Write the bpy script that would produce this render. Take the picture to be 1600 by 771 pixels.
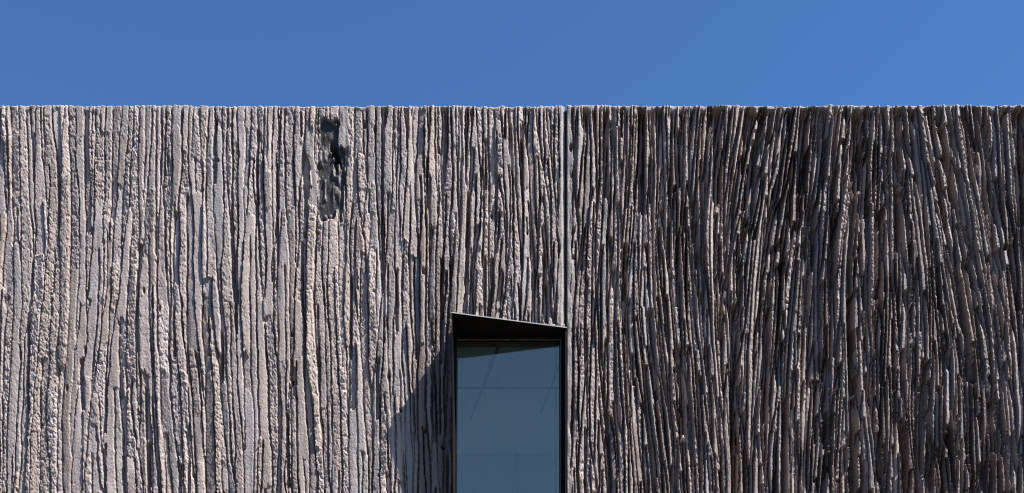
import bpy, bmesh, math
import numpy as np
from mathutils import Vector

for o in list(bpy.data.objects):
    bpy.data.objects.remove(o, do_unlink=True)
scn = bpy.context.scene
COL = scn.collection

# ------------------------------------------------------------------ camera
D = 7.5            # camera to wall plane (y = 0), wall faces -y
CAMH = 1.6
cam_d = bpy.data.cameras.new("camera")
cam = bpy.data.objects.new("camera", cam_d)
COL.objects.link(cam)
cam.location = (0, -D, CAMH)
cam.rotation_euler = (math.radians(90), 0, 0)
cam_d.sensor_width = 36
cam_d.lens = 36 * D / 8.0
cam_d.shift_y = (1261 - 385.5) / 1600
cam_d.clip_end = 5000
scn.camera = cam

# ------------------------------------------------------------------ sky, sun, exposure
SUN_AZ = 65.0      # degrees to the right of the wall's normal
SUN_EL = 54.4
az, el = math.radians(SUN_AZ), math.radians(SUN_EL)
sdir = Vector((math.sin(az) * math.cos(el), -math.cos(az) * math.cos(el), math.sin(el)))
world = bpy.data.worlds.new("World")
scn.world = world
world.use_nodes = True
wn = world.node_tree
bgn = wn.nodes["Background"]
sky = wn.nodes.new("ShaderNodeTexSky")
sky.sky_type = 'NISHITA'
sky.sun_disc = False
sky.sun_elevation = el
sky.sun_rotation = math.atan2(sdir.x, sdir.y)
sky.altitude = 300
sky.air_density = 1.0
sky.dust_density = 0.0
sky.ozone_density = 5.0
deep = wn.nodes.new("ShaderNodeMixRGB")          # clear, deep polarised blue
deep.blend_type = 'MULTIPLY'
deep.inputs[0].default_value = 1.0
deep.inputs[2].default_value = (.96, 1.40, 1.80, 1)
wn.links.new(sky.outputs[0], deep.inputs[1])
wn.links.new(deep.outputs[0], bgn.inputs[0])
bgn.inputs[1].default_value = 0.05
sun_d = bpy.data.lights.new("sun", 'SUN')
sun_d.energy = 5.0
sun_d.angle = math.radians(0.5)
sun_d.color = (1.0, 0.985, 0.965)
sun = bpy.data.objects.new("sun", sun_d)
COL.objects.link(sun)
sun.rotation_euler = sdir.to_track_quat('Z', 'Y').to_euler()
sun.location = sdir * 30
scn.view_settings.view_transform = 'Standard'
scn.view_settings.look = 'None'
scn.view_settings.gamma = 1
scn.view_settings.use_curve_mapping = False
scn.view_settings.exposure = 0.9
scn.cycles.filter_width = 1.1

# ------------------------------------------------------------------ helpers
def tag(o, label=None, cat=None, kind=None):
    if label: o["label"] = label
    if cat: o["category"] = cat
    if kind: o["kind"] = kind
    return o

def link_mesh(name, me, mat, parent=None):
    o = bpy.data.objects.new(name, me)
    COL.objects.link(o)
    if mat: me.materials.append(mat)
    if parent: o.parent = parent
    return o

def prism(bm, pts, d):
    """extrude polygon pts (3d) by vector d"""
    a = [bm.verts.new(p) for p in pts]
    b = [bm.verts.new((p[0] + d[0], p[1] + d[1], p[2] + d[2])) for p in pts]
    n = len(pts)
    bm.faces.new(a)
    bm.faces.new(b[::-1])
    for i in range(n):
        bm.faces.new((a[i], b[i], b[(i + 1) % n], a[(i + 1) % n]))

def box(bm, x0, x1, y0, y1, z0, z1):
    prism(bm, [(x0, y0, z0), (x1, y0, z0), (x1, y1, z0), (x0, y1, z0)], (0, 0, z1 - z0))

def finish(bm, name, mat, parent=None, bevel=0):
    bmesh.ops.recalc_face_normals(bm, faces=bm.faces)
    if bevel:
        bmesh.ops.bevel(bm, geom=list(bm.edges), offset=bevel, segments=2, affect='EDGES', profile=0.6)
    me = bpy.data.meshes.new(name)
    bm.to_mesh(me); bm.free()
    return link_mesh(name, me, mat, parent)

def px(X, P=0.0):          # photo column -> world x at a distance P in front of the wall plane
    return (X - 800) / 200 * (D - P) / D
def pz(Y, P=0.0):          # photo row -> world z
    return CAMH + (1261 - Y) / 200 * (D - P) / D

def new_mat(name):
    m = bpy.data.materials.new(name); m.use_nodes = True
    nt = m.node_tree
    return m, nt, nt.nodes["Principled BSDF"]

def N(nt, t, **kw):
    n = nt.nodes.new(t)
    for k, v in kw.items():
        setattr(n, k, v)
    return n

# ------------------------------------------------------------------ materials
def concrete_mat():
    m, nt, bs = new_mat("board_cast_concrete")
    L = nt.links.new
    tc = N(nt, "ShaderNodeTexCoord")
    att = N(nt, "ShaderNodeAttribute"); att.attribute_name = "strip_tone"
    n1 = N(nt, "ShaderNodeTexNoise"); n1.inputs["Scale"].default_value = 90; n1.inputs["Detail"].default_value = 5
    L(tc.outputs["Object"], n1.inputs["Vector"])
    mp = N(nt, "ShaderNodeMapping"); mp.inputs["Scale"].default_value = (22, 22, 1.4)
    L(tc.outputs["Object"], mp.inputs["Vector"])
    n2 = N(nt, "ShaderNodeTexNoise"); n2.inputs["Scale"].default_value = 1.0; n2.inputs["Detail"].default_value = 4
    L(mp.outputs[0], n2.inputs["Vector"])
    # fine mottling multiplies the strip's own colour
    r1 = N(nt, "ShaderNodeMapRange"); r1.inputs["From Min"].default_value = .3; r1.inputs["From Max"].default_value = .7
    r1.inputs["To Min"].default_value = .80; r1.inputs["To Max"].default_value = 1.16
    L(n1.outputs["Fac"], r1.inputs["Value"])
    mul = N(nt, "ShaderNodeVectorMath", operation='SCALE')
    L(att.outputs["Color"], mul.inputs[0]); L(r1.outputs[0], mul.inputs["Scale"])
    # ochre clay streaks
    r2 = N(nt, "ShaderNodeMapRange"); r2.inputs["From Min"].default_value = .60; r2.inputs["From Max"].default_value = .74
    r2.inputs["To Max"].default_value = .6
    L(n2.outputs["Fac"], r2.inputs["Value"])
    mx = N(nt, "ShaderNodeMixRGB"); mx.blend_type = 'MULTIPLY'
    mx.inputs["Color2"].default_value = (1.0, .84, .70, 1)
    L(r2.outputs[0], mx.inputs["Fac"]); L(mul.outputs[0], mx.inputs["Color1"])
    # small ochre specks
    n3 = N(nt, "ShaderNodeTexNoise"); n3.inputs["Scale"].default_value = 17; n3.inputs["Detail"].default_value = 6; n3.inputs["Roughness"].default_value = .7
    L(tc.outputs["Object"], n3.inputs["Vector"])
    r3 = N(nt, "ShaderNodeMapRange"); r3.inputs["From Min"].default_value = .66; r3.inputs["From Max"].default_value = .72
    r3.inputs["To Max"].default_value = .8
    L(n3.outputs["Fac"], r3.inputs["Value"])
    mx2 = N(nt, "ShaderNodeMixRGB"); mx2.inputs["Color2"].default_value = (.42, .31, .20, 1)
    L(r3.outputs[0], mx2.inputs["Fac"]); L(mx.outputs[0], mx2.inputs["Color1"])
    L(mx2.outputs[0], bs.inputs["Base Color"])
    rr_ = N(nt, "ShaderNodeMapRange"); rr_.inputs["From Min"].default_value = .06; rr_.inputs["From Max"].default_value = .24
    rr_.inputs["To Min"].default_value = .48; rr_.inputs["To Max"].default_value = .66
    L(att.outputs["Color"], rr_.inputs["Value"]); L(rr_.outputs[0], bs.inputs["Roughness"])
    bs.inputs["Specular IOR Level"].default_value = .35
    b = N(nt, "ShaderNodeBump"); b.inputs["Distance"].default_value = .006; b.inputs["Strength"].default_value = .7
    n4 = N(nt, "ShaderNodeTexNoise"); n4.inputs["Scale"].default_value = 70; n4.inputs["Detail"].default_value = 4
    L(tc.outputs["Object"], n4.inputs["Vector"])
    L(n4.outputs["Fac"], b.inputs["Height"]); L(b.outputs[0], bs.inputs["Normal"])
    return m

def plain_mat(name, col, rough=.6, metallic=0, noise=0.0, nscale=8, spec=.5):
    m, nt, bs = new_mat(name)
    L = nt.links.new
    bs.inputs["Roughness"].default_value = rough
    bs.inputs["Metallic"].default_value = metallic
    bs.inputs["Specular IOR Level"].default_value = spec
    if noise:
        tc = N(nt, "ShaderNodeTexCoord")
        n1 = N(nt, "ShaderNodeTexNoise"); n1.inputs["Scale"].default_value = nscale; n1.inputs["Detail"].default_value = 6
        L(tc.outputs["Object"], n1.inputs["Vector"])
        r = N(nt, "ShaderNodeValToRGB")
        r.color_ramp.elements[0].position = .3; r.color_ramp.elements[1].position = .7
        r.color_ramp.elements[0].color = tuple(c * (1 - noise) for c in col) + (1,)
        r.color_ramp.elements[1].color = tuple(min(1, c * (1 + noise)) for c in col) + (1,)
        L(n1.outputs["Fac"], r.inputs["Fac"]); L(r.outputs[0], bs.inputs["Base Color"])
    else:
        bs.inputs["Base Color"].default_value = (*col, 1)
    return m

def glass_mat():
    m, nt, bs = new_mat("coated_glass")
    L = nt.links.new
    nt.nodes.remove(bs)
    out = nt.nodes["Material Output"]
    tr = N(nt, "ShaderNodeBsdfTransparent"); tr.inputs[0].default_value = (.56, .70, .72, 1)
    gl = N(nt, "ShaderNodeBsdfGlossy"); gl.inputs["Roughness"].default_value = .0
    gl.inputs["Color"].default_value = (1.0, .70, .50, 1)
    fr = N(nt, "ShaderNodeFresnel"); fr.inputs["IOR"].default_value = 1.5
    ma = N(nt, "ShaderNodeMath", operation='MULTIPLY_ADD'); ma.inputs[1].default_value = 1.0; ma.inputs[2].default_value = .195
    L(fr.outputs[0], ma.inputs[0])
    mix = N(nt, "ShaderNodeMixShader")
    L(ma.outputs[0], mix.inputs[0]); L(tr.outputs[0], mix.inputs[1]); L(gl.outputs[0], mix.inputs[2])
    L(mix.outputs[0], out.inputs[0])
    return m

M_conc = concrete_mat()
M_metal = plain_mat("black_coated_metal", (.009, .0075, .0065), rough=.7, noise=.2, nscale=30, spec=.15)
M_edge = plain_mat("sunlit_edge_paint", (.40, .37, .34), rough=.5, metallic=.0, noise=.1, nscale=40)
M_gasket = plain_mat("window_gasket", (.16, .16, .165), rough=.4)
M_glass = glass_mat()
M_pave = plain_mat("paving", (.06, .055, .05), rough=.85, noise=.25, nscale=1.5)
M_roof = plain_mat("roof_membrane", (.22, .22, .22), rough=.9, noise=.15, nscale=3)
M_ceil = plain_mat("interior_ceiling", (.8, .79, .77), rough=.8, noise=.03)
M_int = plain_mat("interior_wall", (.75, .74, .72), rough=.8, noise=.04)
M_dark = plain_mat("ceiling_joint", (.30, .30, .30), rough=.8)
M_trim = plain_mat("interior_trim", (.62, .61, .6), rough=.6)

# ------------------------------------------------------------------ relief
TOP = pz(166)
HEAD = 5.332                      # underside of the window head
SILL = 2.95
WX0, WX1 = -0.463, 0.412         # opening in the left panel
XJ0, XJ1 = 0.412, 0.430          # joint between the panels
XL, XR = -5.6, 5.6

def smooth(a):
    a = np.clip(a, 0, 1)
    return a * a * (3 - 2 * a)

def vnoise(rng, xs, zs, sx, sz):
    """smooth value noise on a grid; xs, zs 1d coordinates, feature sizes sx, sz (m); result (len(zs), len(xs)) in -1..1"""
    u = (xs - xs.min()) / sx; v = (zs - zs.min()) / sz
    g = rng.uniform(-1, 1, (int(v.max()) + 3, int(u.max()) + 3))
    i = u.astype(int); fu = smooth(u - i)
    j = v.astype(int); fv = smooth(v - j)[:, None]
    a = g[j][:, i] * (1 - fu) + g[j][:, i + 1] * fu
    b = g[j + 1][:, i] * (1 - fu) + g[j + 1][:, i + 1] * fu
    return a * (1 - fv) + b * fv

# lean of the strips, (photo x, photo y, dx/dy, radius)
LEAN = [(1180, 260, -.22, 90), (1245, 260, -.10, 80), (1330, 230, -.12, 60), (1485, 270, .26, 80), (1010, 250, .03, 80),
        (1045, 620, .14, 70), (1110, 640, .06, 60), (1200, 560, -.12, 70), (1260, 480, .02, 60), (1380, 640, .12, 60),
        (1500, 480, .28, 60), (1445, 560, -.16, 60), (1570, 560, .10, 60), (1090, 420, .14, 70), (960, 330, -.08, 70),
        (1320, 700, -.06, 70), (1560, 250, .04, 60), (1520, 720, .05, 60), (830, 320, .10, 50), (770, 420, -.08, 50),
        (330, 600, .10, 70), (110, 500, -.10, 70), (200, 300, -.06, 60), (60, 300, .04, 60), (640, 300, .0, 60), (250, 700, .06, 60),
        (1160, 330, -.2, 70), (1400, 420, .0, 60), (40, 650, -.03, 60), (560, 600, .04, 80), (420, 400, .0, 80)]
def lean(x, z):
    X = 800 + x * 200; Y = 1261 - (z - CAMH) * 200
    num = np.zeros_like(x); den = np.full_like(x, .25)
    for cx, cy, s, r in LEAN:
        w = np.exp(-((X - cx) ** 2 + (.6 * (Y - cy)) ** 2) / (r * r))
        num += w * s; den += w
    return .9 * num / den

def wm_(x):                          # mean strip width
    k = smooth((x + 2.6) / 4.2)
    return .041 * (1 - k) + .0195 * k

def relief(seed, xs, zs, rows_z):
    """zs descending rows. Returns outward depth P and colour per vertex"""
    rng = np.random.default_rng(seed)
    nx, nz = len(xs), len(zs)
    def rt(x):                      # 0 at far left of the wall, 1 on the right: strips get thinner and deeper
        return smooth((x + 1.5) / 3.6)
    def wmean(x):
        return wm_(x)
    # fields
    zdown = zs.max() - zs
    jag = vnoise(rng, xs, zdown, .008, .012) * (.0040 - .0016 * rt(xs))[None, :] + vnoise(rng, xs, zdown, .03, .07) * (.004 - .0026 * rt(xs))[None, :]
    hlow = vnoise(rng, xs, zdown, .05, .35)
    hmid = vnoise(rng, xs, zdown, .035, .10)
    gopen = vnoise(rng, xs, zdown, .03, .22)
    fine = vnoise(rng, xs, zdown, .011, .014)
    fine2 = vnoise(rng, xs, zdown, .018, .030)
    fine3 = vnoise(rng, xs, zdown, .0065, .009)
    # boundary simulation
    x = xs.min() - .2
    B = []
    while x < xs.max() + .2:
        B.append(x); x += wmean(x) * rng.lognormal(0, .38)
    B = np.array(B); V = rng.normal(0, .03, len(B))
    props = []
    def newid(xc):
        r = float(rt(xc)); 
        deep_p = .07 + .26 * r
        h = rng.normal(0, .0055 + .0035 * r)
        deep = rng.random() < deep_p
        dp = (rng.uniform(.018, .036) + (.012 + .055 * rng.random()) * r) if deep else 0.0
        rough = rng.choice([.10, .4, .9, 1.6], p=[.24, .30, .28, .18])
        crown = rng.uniform(.0, .0075) * (1 - 0.45 * r)
        tilt = rng.normal(0, .10) - .13 * r
        tone = rng.lognormal(0, .11)
        warm = rng.normal(0, 1)
        gd = rng.uniform(.45, 1.2)
        gw = rng.uniform(.5, 1.5)
        props.append((h, rough, crown, tilt, tone, warm, gd, gw, dp))
        return len(props) - 1
    ids = np.array([newid((B[i] + B[i + 1]) / 2) for i in range(len(B) - 1)])
    ID = np.zeros((nz, nx), np.int32)
    T = np.zeros((nz, nx)); DL = np.zeros((nz, nx)); DR = np.zeros((nz, nx)); W = np.zeros((nz, nx))
    AGE = np.zeros((nz, nx))
    born = np.full(len(ids), -1.0)
    for r in range(nz):
        dz = (zs[r - 1] - zs[r]) if r else 0.0
        z = zs[r]
        if r:
            B = B + (lean(B, np.full_like(B, z)) + V) * dz
            V = V - V * dz / (.18 + .30 * rt(B)) + rng.normal(0, 1, len(V)) * (.16 - .065 * rt(B)) * math.sqrt(dz)
            order = np.all(np.diff(B) > .002)
            # kill thin cells
            k = 0
            Bl, Vl, Il, Al = list(B), list(V), list(ids), list(born)
            k = 0
            while k < len(Il):
                w = Bl[k + 1] - Bl[k]
                xc = (Bl[k] + Bl[k + 1]) / 2
                wm = float(wm_(xc))
                if w < wm * .22 and len(Il) > 3:
                    # pinch out: merge into the neighbour
                    if k == 0 or (k < len(Il) - 1 and rng.random() < .5):
                        del Bl[k + 1], Vl[k + 1], Il[k], Al[k]
                    else:
                        del Bl[k], Vl[k], Il[k], Al[k]
                        k -= 1
                    k = max(k, 0)
                    continue
                if w > wm * (2.3 - .15 * float(rt(xc))):
                    f = rng.uniform(.3, .7)
                    Bl.insert(k + 1, Bl[k] + w * f); Vl.insert(k + 1, rng.normal(0, .05))
                    j = newid(xc)
                    if rng.random() < .5: Il.insert(k + 1, j); Al.insert(k + 1, z)
                    else: Il.insert(k, j); Al.insert(k, z)
                    k += 2
                    continue
                u = rng.random()
                lf = 1.2 + .9 * float(rt(xc))
                if u < dz / lf:
                    Il[k] = newid(xc); Al[k] = z
                elif u < dz / lf + dz / 5.0 and w > wm * .9:
                    f = rng.uniform(.35, .65)
                    Bl.insert(k + 1, Bl[k] + w * f); Vl.insert(k + 1, rng.normal(0, .05))
                    Il.insert(k + 1, newid(xc)); Al.insert(k + 1, z)
                    k += 1
                elif u > 1 - dz / 4.5 and k < len(Il) - 1 and w < wm * 1.1:
                    del Bl[k + 1], Vl[k + 1], Il[k + 1], Al[k + 1]
                k += 1
            B, V, ids, born = np.array(Bl), np.array(Vl), np.array(Il), np.array(Al)
            if B[0] > xs.min() - .1:
                B = np.r_[B[0] - .05, B]; V = np.r_[0, V]; ids = np.r_[newid(B[0]), ids]; born = np.r_[-1.0, born]
            if B[-1] < xs.max() + .1:
                B = np.r_[B, B[-1] + .04]; V = np.r_[V, 0]; ids = np.r_[ids, newid(B[-1])]; born = np.r_[born, -1.0]
        xq = xs + jag[r]
        c = np.clip(np.searchsorted(B, xq) - 1, 0, len(ids) - 1)
        ID[r] = ids[c]
        DL[r] = xq - B[c]; DR[r] = B[c + 1] - xq
        W[r] = np.maximum(B[c + 1] - B[c], .004)
    # ragged ends: look every strip up through a small vertical warp
    wz_ = vnoise(rng, xs, zdown, .010, .03) * 3.2 + vnoise(rng, xs, zdown, .022, .08) * 5.0
    wz_ *= (1 - .80 * rt(xs))[None, :]
    wz_ *= np.where(zs > 3.75, 1, .35)[:, None]
    rr = np.clip(np.arange(nz)[:, None] + wz_.astype(int), 0, nz - 1)
    cc = np.arange(nx)[None, :]
    ID, DL, DR, W = ID[rr, cc], DL[rr, cc], DR[rr, cc], W[rr, cc]
    pr = np.array(props)
    h, rough, crown, tilt, tone, warm, gd, gw, dp = [pr[:, i][ID] for i in range(9)]
    h = h - dp * np.clip(1.75 - W / wm_(xs)[None, :], .12, 1)
    DL = np.maximum(DL, 0); DR = np.maximum(DR, 0)
    t = np.clip(DL / (DL + DR + 1e-6) * 2 - 1, -1, 1)
    R = rt(xs)[None, :]
    d = np.minimum(DL, DR)
    gwid = (.0082 + .0022 * R) * gw
    g = smooth((d / gwid - .36) / .64)
    gdepth = (.046 + .044 * R) * gd * np.clip(.85 + .15 * R + .9 * gopen * (1 - .35 * R), .12, 1.5)
    amp = .0036 + .0006 * R
    ridg = 1 - np.abs(fine) * 2.2
    pit = -np.clip(fine2 - .30, 0, 1) * .012 - np.clip(fine3 - .35, 0, 1) * .008 + np.clip(ridg, -.6, 1) * amp * .8 + fine3 * .0022
    P = h + hlow * .0055 + hmid * .0025 * (.6 + .4 * R) + crown * (1 - np.abs(t) ** 4.5) + tilt * t * W * .5
    P = P + pit * (rough * (.55 + .8 * np.abs(t)) + .12)
    P = P - gdepth * (1 - g)
    # colour
    lr = 1 - .26 * smooth((xs + .2) / 4.0)[None, :]  # base colour darkens rightwards, painting in the right side's shade
    base = np.stack([.398 * lr, .322 * lr * (1 - .03 * R), .277 * lr * (1 - .05 * R)], -1)
    wv = np.clip(warm, -1.6, 2.2)
    col = base * (tone)[..., None]
    col[..., 0] *= 1 + .012 * wv; col[..., 2] *= 1 - .026 * wv
    # dark weathered films on some strips, strengthened rightwards to put shade into the colour
    R2 = smooth((xs + 1.2) / 3.8)[None, :]
    film_shade = smooth((vnoise(rng, xs, zdown, .07, .55) + .42 * R2 - .30) * 3.2) * (np.sin(ID * 12.9898) > -.2)
    film_shade = film_shade[..., None] * (.30 + .70 * R2[..., None])
    col *= 1 - film_shade * np.array([.56, .60, .62])
    sx_ = smooth((xs - px(640)) / .12) * smooth((px(712) - xs) / .03)  # shadow beside the window fin deepened in the strip colour
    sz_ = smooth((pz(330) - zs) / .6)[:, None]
    fin_shade = (sx_[None, :] * sz_ * (.6 + .4 * np.sin(ID * 5.1)))[..., None]
    col *= 1 - fin_shade * np.array([.62, .66, .69])
    # grey laitance on some smooth strips
    gs = ((np.sin(ID * 78.233) > .45) & (rough < .5))[..., None] * (1 - film_shade)
    gs = gs * .75
    col = col * (1 - gs) + gs * col.mean(-1, keepdims=True) * np.array([1.12, .98, .885])
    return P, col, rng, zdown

# deep troughs between ribs: photo column, top row, bottom row, half width (photo px), lean
TROUGH = [(1003, 168, 335, 5, .0), (1120, 168, 320, 5, .0), (1148, 470, 790, 5, .0), (1331, 455, 790, 5, .02), (1196, 480, 660, 5, -.03),
          (1178, 175, 330, 4, -.22), (1254, 175, 300, 5, -.04), (1340, 172, 300, 6, .0), (1404, 168, 400, 5, .0), (1272, 310, 430, 4, .0),
          (1480, 180, 330, 4, .2), (1594, 168, 360, 6, .03), (947, 170, 310, 4, .0), (1066, 540, 680, 4, .05), (1088, 300, 420, 4, .03),
          (1440, 560, 790, 5, -.06), (1510, 430, 600, 4, .14), (1550, 620, 790, 4, .0), (1225, 620, 790, 4, .0), (1370, 330, 470, 4, .0),
          (1020, 480, 620, 4, .06), (976, 380, 520, 3, .0), (1412, 660, 790, 5, .02), (1290, 560, 700, 3.5, .0), (1060, 200, 300, 4, .03),
          (478, 230, 335, 4.5, .0), (471, 172, 215, 2.5, .0), (690, 400, 570, 3.5, .0), (769, 400, 480, 3.5, .0), (851, 395, 500, 4, .02),
          (815, 190, 260, 3.5, .0), (337, 180, 290, 3, .0), (402, 200, 330, 2.5, .0), (620, 420, 520, 3, .0), (128, 560, 640, 4, .05),
          (45, 505, 650, 3, .0), (165, 590, 680, 3, -.04), (347, 515, 600, 3, .0), (730, 300, 390, 3, -.03), (668, 240, 330, 2.5, .0),
          (272, 480, 560, 2.5, .0), (232, 690, 780, 3, .0), (548, 430, 560, 2.5, .0), (590, 560, 660, 3, .0), (450, 640, 760, 3, .0)]

def panel_mesh(name, seed, x0, x1, parent, notch=None, label=None, margin_left=None, margin_right=None, damage=False):
    nx = int((x1 - x0) / .0033)
    xs = np.linspace(x0, x1, nx)
    zs = np.r_[np.linspace(TOP, 3.75, int((TOP - 3.75) / .0068)), np.linspace(3.735, 0.0, 190)]
    if notch:
        k = np.argmin(np.abs(zs - HEAD)); zs[k] = HEAD
    P, col, rng, zdown = relief(seed, xs, zs, None)
    nz = len(zs)
    X = np.tile(xs, (nz, 1)); Z = np.tile(zs[:, None], (1, nx))
    # the last few centimetres under the top are fuller, as cast against the form
    tn = vnoise(rng, xs, zdown, .025, .5)
    cap = smooth(1 - (zdown[:, None] - .012 - .022 * np.clip(tn, -.4, 1)) / .014)
    lvl = -.007 + .005 * vnoise(rng, xs, zdown, .06, .3)
    P = np.where(P < lvl, P * (1 - cap) + lvl * cap, P)
    capt = smooth(1 - (zdown[:, None] - .02) / .06)
    P = np.where(P > .004, P * (1 - capt) + (.004 + (P - .004) * .15) * capt, P)
    # plain margin beside the joint
    n1 = vnoise(rng, xs, zdown, .3, .14)
    n2 = vnoise(rng, xs, zdown, .008, .02)
    n5 = vnoise(rng, xs, zdown, .02, .09)
    def flat(mask, lev):
        nonlocal P, col
        P = P * (1 - mask) + (lev + n2 * .0009 + n1 * .003 + n5 * .0035) * mask
        c = np.array([.34, .29, .255])
        col = col * (1 - mask[..., None]) + c * mask[..., None]
    if margin_right:
        m = (X > (x1 - margin_right - .012 * n1 - .006 * n5 - .003 * n2)).astype(float)
        flat(m, .004)
        ch = np.clip((X - (x1 - .024 - .002 * n5)) / .024, 0, 1)
        P = P - ch * .026
    if margin_left:
        m = (X < (x0 + margin_left + .012 * n1 + .006 * n5 + .003 * n2)).astype(float)
        flat(m, .004)
        ch = np.clip(((x0 + .004) - X) / .004, 0, 1)
        P = P - ch * .004
    if notch:
        m = ((Z > HEAD) & (Z < HEAD + .03 + .012 * n1) & (X > .22)).astype(float)
        flat(m, .004)
    for tx, ty0, ty1, hw, sl in TROUGH:
        xc = px(tx) + sl * (pz((ty0 + ty1) / 2) - Z) + n1 * .006
        if margin_left: hw *= 1.35
        m = smooth((hw / 200 - np.abs(X - xc)) / .004 + n2 * .6)
        m *= smooth((pz(ty0) - Z + .02 * n1 + .02 * n2) / .03) * smooth((Z - pz(ty1) + .03 * n1 + .02 * n2) / .03)
        P = P - m * ((.080 if margin_left else .052) + .012 * n1)
    for k in range(34):
        ax = rng.uniform(max(x0, -4.2), min(x1, 4.2)); azz = rng.uniform(3.9, 6.95)
        if notch and ax > notch[0] - .05 and azz < HEAD + .06: continue
        sx_, sz_ = rng.uniform(.008, .018), rng.uniform(.012, .04)
        P = P - .06 * smooth(1.6 - 1.6 * (((X - ax) / sx_) ** 2 + ((Z - azz) / sz_) ** 2) - .3 * n2)
    if damage:
        # honeycombed pocket with stones in it, top left of the middle
        cx = px(517) + 0 * Z; X2 = (X - cx) / .110; 
        Zc = (pz(180) + pz(335)) / 2; Z2 = (Z - Zc + .05) / .40
        blob = vnoise(rng, xs, zdown, .03, .07)
        lump = vnoise(rng, xs, zdown, .022, .045)
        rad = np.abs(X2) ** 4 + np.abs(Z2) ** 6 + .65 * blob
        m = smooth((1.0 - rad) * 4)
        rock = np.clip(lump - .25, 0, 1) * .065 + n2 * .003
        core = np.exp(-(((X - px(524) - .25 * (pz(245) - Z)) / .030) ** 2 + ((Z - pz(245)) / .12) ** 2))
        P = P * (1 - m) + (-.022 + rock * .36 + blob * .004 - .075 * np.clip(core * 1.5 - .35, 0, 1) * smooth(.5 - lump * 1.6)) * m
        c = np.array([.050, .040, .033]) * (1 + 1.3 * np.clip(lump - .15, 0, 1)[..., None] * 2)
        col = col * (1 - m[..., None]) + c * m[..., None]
        # a smooth plate left of it and the chips at its edge
        m2 = ((np.abs(X - px(487) - .02 * np.sin(Z * 9)) < .030 + .01 * n1 + .006 * n5 + .003 * n2) & (Z < pz(200) + .03 * n5 + .01 * n2) & (Z > pz(325) + .04 * n1 + .012 * n2)).astype(float)
        flat(m2, .003)
        m3 = ((np.abs(X - px(537)) < .036 + .008 * n1 + .007 * n5 + .003 * n2) & (Z > pz(232) + .04 * n5 + .012 * n2)).astype(float)
        flat(m3, .004)
    # uneven crown of the wall
    topz = .004 * vnoise(rng, xs, zdown[:2], .03, 1)[0] + .005 * vnoise(rng, xs, zdown[:2], .3, 1)[0]
    if margin_right: topz = topz * (1 - smooth((xs - (x1 - .22)) / .02))
    if margin_left: topz = topz * smooth((xs - (x0 + .06)) / .02) + .004
    wgt = smooth((Z - (TOP - .05)) / .05)
    Z = Z + wgt * topz[None, :]
    Y = -P
    V = np.stack([X, Y, Z], -1).reshape(-1, 3)
    idx = np.arange(nz * nx).reshape(nz, nx)
    quads = np.stack([idx[:-1, :-1], idx[1:, :-1], idx[1:, 1:], idx[:-1, 1:]], -1)
    if notch:
        xm = (xs[:-1] + xs[1:]) / 2; zm = (zs[:-1] + zs[1:]) / 2
        keep = ~((xm[None, :] > notch[0]) & (zm[:, None] < HEAD) & (zm[:, None] > SILL))
        k2 = keep
    else:
        k2 = np.ones((nz - 1, nx - 1), bool)
    q = quads[k2]
    # thickness: connect every open border edge back to y = 0.30
    edges = []
    def addb(a, b): edges.append((a, b))
    K = np.zeros((nz + 1, nx + 1), bool); K[1:-1, 1:-1] = k2
    cells = K[1:-1, 1:-1]
    up = cells & ~K[:-2, 1:-1]; dn = cells & ~K[2:, 1:-1]; lf = cells & ~K[1:-1, :-2]; rg = cells & ~K[1:-1, 2:]
    A = quads
    eb = np.concatenate([A[up][:, [3, 0]], A[dn][:, [1, 2]], A[lf][:, [0, 1]], A[rg][:, [2, 3]]])
    uq, inv = np.unique(eb, return_inverse=True); inv = inv.reshape(eb.shape)
    nV = len(V)
    Vb = V[uq].copy(); Vb[:, 1] = .30
    side = np.stack([eb[:, 1], eb[:, 0], nV + inv[:, 0], nV + inv[:, 1]], -1)
    V = np.concatenate([V, Vb]); q = np.concatenate([q, side])
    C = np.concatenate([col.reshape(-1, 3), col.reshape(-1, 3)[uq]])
    used, q2 = np.unique(q, return_inverse=True); q2 = q2.reshape(q.shape)
    V = V[used]; C = C[used]
    me = bpy.data.meshes.new(name)
    me.vertices.add(len(V)); me.vertices.foreach_set("co", V.astype(np.float32).ravel())
    me.loops.add(q2.size); me.loops.foreach_set("vertex_index", q2.astype(np.int32).ravel())
    me.polygons.add(len(q2)); me.polygons.foreach_set("loop_start", np.arange(0, q2.size, 4, dtype=np.int32))
    me.polygons.foreach_set("loop_total", np.full(len(q2), 4, np.int32))
    me.update(calc_edges=True)
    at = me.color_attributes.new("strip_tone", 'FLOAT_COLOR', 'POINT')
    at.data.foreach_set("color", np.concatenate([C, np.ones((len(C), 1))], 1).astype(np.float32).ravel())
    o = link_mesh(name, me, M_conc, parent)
    if label: o["label"] = label
    return o

# ------------------------------------------------------------------ ground
bm = bmesh.new()
s = 400
vs = [bm.verts.new(p) for p in ((-s, -s, 0), (s, -s, 0), (s, s, 0), (-s, s, 0))]
bm.faces.new(vs)
tag(finish(bm, "ground", M_pave), kind="structure")

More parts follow.
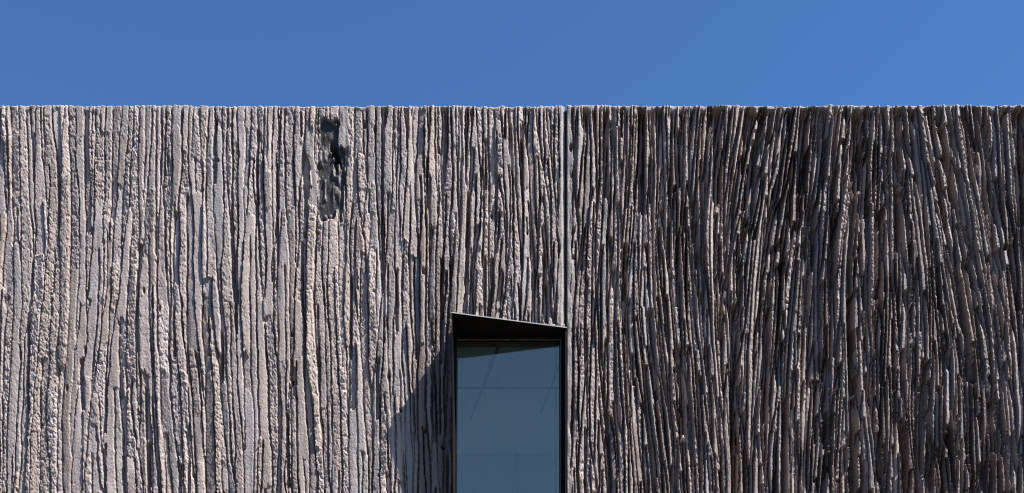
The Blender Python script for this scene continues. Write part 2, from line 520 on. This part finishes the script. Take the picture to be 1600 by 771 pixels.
# unseen slope behind the camera, added to block sky light off the wall
hr = np.random.default_rng(5)
az_ = np.linspace(math.radians(-100), math.radians(100), 121)
rd = np.linspace(24, 110, 50)
hv = []
bump = hr.uniform(-1, 1, (50, 121))
for i, R_ in enumerate(rd):
    for j, a_ in enumerate(az_):
        k = min(1, max(0, (R_ - 24) / 36)); k = k * k * (3 - 2 * k)
        hgt = -.3 + k * (15.5 + 2.2 * math.sin(a_ * 5 + 1) + 1.4 * math.sin(a_ * 13)) + bump[i, j] * .9 * k
        hv.append((math.sin(a_) * R_, -math.cos(a_) * R_, hgt))
hf = [(i * 121 + j, i * 121 + j + 1, (i + 1) * 121 + j + 1, (i + 1) * 121 + j) for i in range(49) for j in range(120)]
hm = bpy.data.meshes.new("sky_block_slope")
hm.from_pydata(hv, [], hf)
tag(link_mesh("sky_block_slope", hm, plain_mat("sky_block_scrub", (.055, .050, .032), rough=.95, noise=.5, nscale=.6)), kind="structure")

# ------------------------------------------------------------------ the building
bld = bpy.data.objects.new("concrete_building", None)
COL.objects.link(bld)
tag(bld, "grey brown concrete building with rough vertically ribbed walls and one narrow dark-framed window", "building")
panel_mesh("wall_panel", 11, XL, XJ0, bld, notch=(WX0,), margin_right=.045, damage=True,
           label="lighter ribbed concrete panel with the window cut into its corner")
panel_mesh("wall_panel", 29, XJ1, XR, bld, margin_left=.034,
           label="darker ribbed concrete panel with thinner deeper leaning ribs right of the joint")
bm = bmesh.new()
box(bm, XJ0 + .0005, XJ1 - .0005, .034, .05, HEAD + .001, TOP - .012)
finish(bm, "joint_sealant", plain_mat("joint_sealant", (.030, .027, .024), rough=.8, noise=.2, nscale=20), bld)
# structure behind the panels
bm = bmesh.new()
box(bm, XL, WX0 - .03, .302, .45, 0, TOP - .15)
box(bm, WX1 + .05, XR, .302, .45, 0, TOP - .15)
box(bm, WX0 - .029, WX1 + .049, .302, .45, 0, SILL - .03)
box(bm, WX0 - .029, WX1 + .049, .302, .45, HEAD + .17, TOP - .15)
box(bm, XL, XL + .25, .452, 9, 0, TOP - .15)
box(bm, XR - .25, XR, .452, 9, 0, TOP - .15)
box(bm, XL + .252, XR - .252, 8.75, 9, 0, TOP - .15)
finish(bm, "backing_wall", M_roof, bld)
bm = bmesh.new()
SX0, SX1, SY0, SY1 = 1.15, 2.15, .85, 1.85     # added unseen rooflight, lets sun in to brighten the room
rz0, rz1 = CAMH + 3.86 + .07, CAMH + 3.86 + .30
e = .031
box(bm, XL + .26, XR - .26, .46, SY0 - e, rz0, rz1); box(bm, XL + .26, XR - .26, SY1 + e, 8.74, rz0, rz1)
box(bm, XL + .26, SX0 - e, SY0 - e, SY1 + e, rz0, rz1); box(bm, SX1 + e, XR - .26, SY0 - e, SY1 + e, rz0, rz1)
finish(bm, "roof", M_roof, bld)

# ------------------------------------------------------------------ window
win = bpy.data.objects.new("window", None)
COL.objects.link(win); win.parent = bld
GP = .115                      # glass plane behind the wall plane
PT = .25                       # how far the hood's left corner stands out
SH = .008                      # sheet thickness
PB = .0
# hood: one horizontal sheet, its free edge running from the far-out left corner back to the wall at the right
bm = bmesh.new()
xl, xr = -.4495, XJ0 - .001
prism(bm, [(xl - SH, GP + .05, HEAD), (xl - SH, -PT, HEAD), (XJ1 - .004, -.022, HEAD), (XJ1 - .004, GP + .05, HEAD)], (0, 0, -SH))
finish(bm, "hood", M_metal, win)
# left cheek: triangular in elevation, deepest at the top
bm = bmesh.new()
prism(bm, [(xl - SH, GP + .05, HEAD - SH - .001), (xl - SH, -PT + .001, HEAD - SH - .001), (xl - SH, -.01, SILL + SH + .001), (xl - SH, GP + .05, SILL + SH + .001)], (SH, 0, 0))
finish(bm, "side_fin", M_metal, win)
# right jamb: covers the panel joint edge
bm = bmesh.new()
box(bm, XJ0 + .002, XJ1 - .003, -.012, GP + .05, SILL + SH + .001, HEAD - SH - .001)
finish(bm, "jamb", M_metal, win)
bm = bmesh.new()
box(bm, xl - SH, XJ1 - .004, -.03, GP + .05, SILL, SILL + SH)
finish(bm, "window_sill", M_metal, win)
# folded lip along the hood's free edge, sun on it painted as pale colour
bm = bmesh.new()
a = Vector((xl - SH, -PT, 0)); b = Vector((XJ1 - .004, -.022, 0))
n = Vector((b.y - a.y, -(b.x - a.x), 0)).normalized()
if n.y > 0: n = -n
a2, b2 = a + n * .006, b + n * .006
prism(bm, [(a.x, a.y, HEAD - .004), (a2.x, a2.y, HEAD - .004), (b2.x, b2.y, HEAD - .004), (b.x, b.y, HEAD - .004)], (0, 0, .0065))
finish(bm, "edge_trim", M_edge, win)
# casement frame
FX0, FX1 = xl + .001, XJ0 + .001
def bar(bm, x0, x1, z0, z1, y0, y1): box(bm, x0, x1, y0, y1, z0, z1)
bm = bmesh.new()
gx0 = px(710.5, -GP); gx1 = px(874, -GP)
gz1 = pz(530.5, -GP)
y0, y1 = GP - .03, GP + .05
bar(bm, FX0, FX1, gz1, HEAD - SH - .001, y0, y1)
bar(bm, FX0, FX1, SILL + SH + .001, SILL + .06, y0, y1)
bar(bm, FX0, max(gx0, FX0 + .006), SILL + .061, gz1 - .001, y0, y1)
bar(bm, gx1, FX1, SILL + .061, gz1 - .001, y0, y1)
finish(bm, "window_frame", M_metal, win)
bm = bmesh.new()
bar(bm, gx1 + .006, gx1 + .010, SILL + .08, gz1 - .002, y0 - .006, y0 - .001)
bar(bm, FX0 + .02, gx1 + .004, gz1 + .022, gz1 + .024, y0 - .003, y0 - .001)
finish(bm, "glazing_bead", M_gasket, win)
bm = bmesh.new()
box(bm, gx1 - .030, gx1 - .022, GP + .0085, GP + .013, SILL + .061, gz1 - .0015)  # pale bars stand in for the double glazing's reflection
box(bm, gx0 + .012, gx0 + .016, GP + .0085, GP + .013, SILL + .061, gz1 - .0015)
finish(bm, "pane_reflection", M_gasket, win)
bm = bmesh.new()
box(bm, max(gx0, FX0 + .006) + .0005, gx1 - .0005, GP, GP + .008, SILL + .061, gz1 - .0015)
finish(bm, "glass_pane", M_glass, win)

# ------------------------------------------------------------------ room behind the glass
cz = CAMH + 3.86
bm = bmesh.new()
bx0, bx1, by1 = -2.4, 2.6, 3.0
fz = SILL - .02
sx0, sx1, sy0, sy1 = 1.15, 2.15, .85, 1.85      # added rooflight opening, unseen, right of what the window shows
def ring(bm, X0, X1, Y0, Y1, z0, z1):
    box(bm, X0, X1, Y0, sy0, z0, z1); box(bm, X0, X1, sy1, Y1, z0, z1)
    box(bm, X0, sx0, sy0, sy1, z0, z1); box(bm, sx1, X1, sy0, sy1, z0, z1)
ring(bm, bx0, bx1, .46, by1, cz, cz + .06)
finish(bm, "ceiling", M_ceil, bld)
bm = bmesh.new()
zt = cz + .36
box(bm, sx0 - .03, sx0 - .002, sy0, sy1, cz + .062, zt); box(bm, sx1 + .002, sx1 + .03, sy0, sy1, cz + .062, zt)
box(bm, sx0 - .03, sx1 + .03, sy0 - .03, sy0 - .002, cz + .062, zt); box(bm, sx0 - .03, sx1 + .03, sy1 + .002, sy1 + .03, cz + .062, zt)
finish(bm, "added_rooflight_shaft", M_trim, bld)
bm = bmesh.new()
box(bm, bx0, bx1, by1, by1 + .1, fz, cz + .06)
box(bm, bx0 - .1, bx0 - .001, .46, by1 + .1, fz, cz + .06); box(bm, bx0, WX0 - .04, .452, .459, fz, cz - .001); box(bm, WX1 + .06, bx1, .452, .459, fz, cz - .001)
box(bm, bx1 + .001, bx1 + .1, .46, by1 + .1, fz, cz + .06)
finish(bm, "room_wall", M_int, bld)
bm = bmesh.new()
box(bm, bx0 - .1, bx1 + .1, .46, by1 + .1, fz - .1, fz - .002)
finish(bm, "room_floor", M_int, bld)
# joints between ceiling boards
def ceil_pt(X, Y):
    k = (cz - CAMH) / ((1261 - Y) / 200 / D)     # distance along y from camera
    return Vector(((X - 800) / 200 / D * k, k - D, cz))
bm = bmesh.new()
def joint(pa, pb, w=.013, dz=.0):
    t = (pb - pa).normalized(); n = Vector((-t.y, t.x, 0)) * w
    prism(bm, [tuple(pa - n), tuple(pb - n), tuple(pb + n), tuple(pa + n)], (0, 0, -.006 - dz))
p, q_ = ceil_pt(778, 543), ceil_pt(735, 655)
joint(p + (p - q_) * .3, q_)
p, q_ = ceil_pt(878, 560), ceil_pt(845, 645)
joint(p + (p - q_) * .6, q_, .008)
joint(ceil_pt(600, 606), ceil_pt(980, 606), .016, .002)
finish(bm, "ceiling_joint", M_dark, bld)
bm = bmesh.new()
yb = by1 - .002
def wx(X, d): return (X - 800) / 200 / D * (D + d)
def wz(Y, d): return CAMH + (1261 - Y) / 200 / D * (D + d)
box(bm, wx(735, yb), wx(800, yb), yb - .02, yb, wz(667, yb), wz(664, yb))
box(bm, wx(805, yb), wx(811, yb), yb - .03, yb, fz, wz(665, yb))
finish(bm, "door_trim", M_trim, bld)
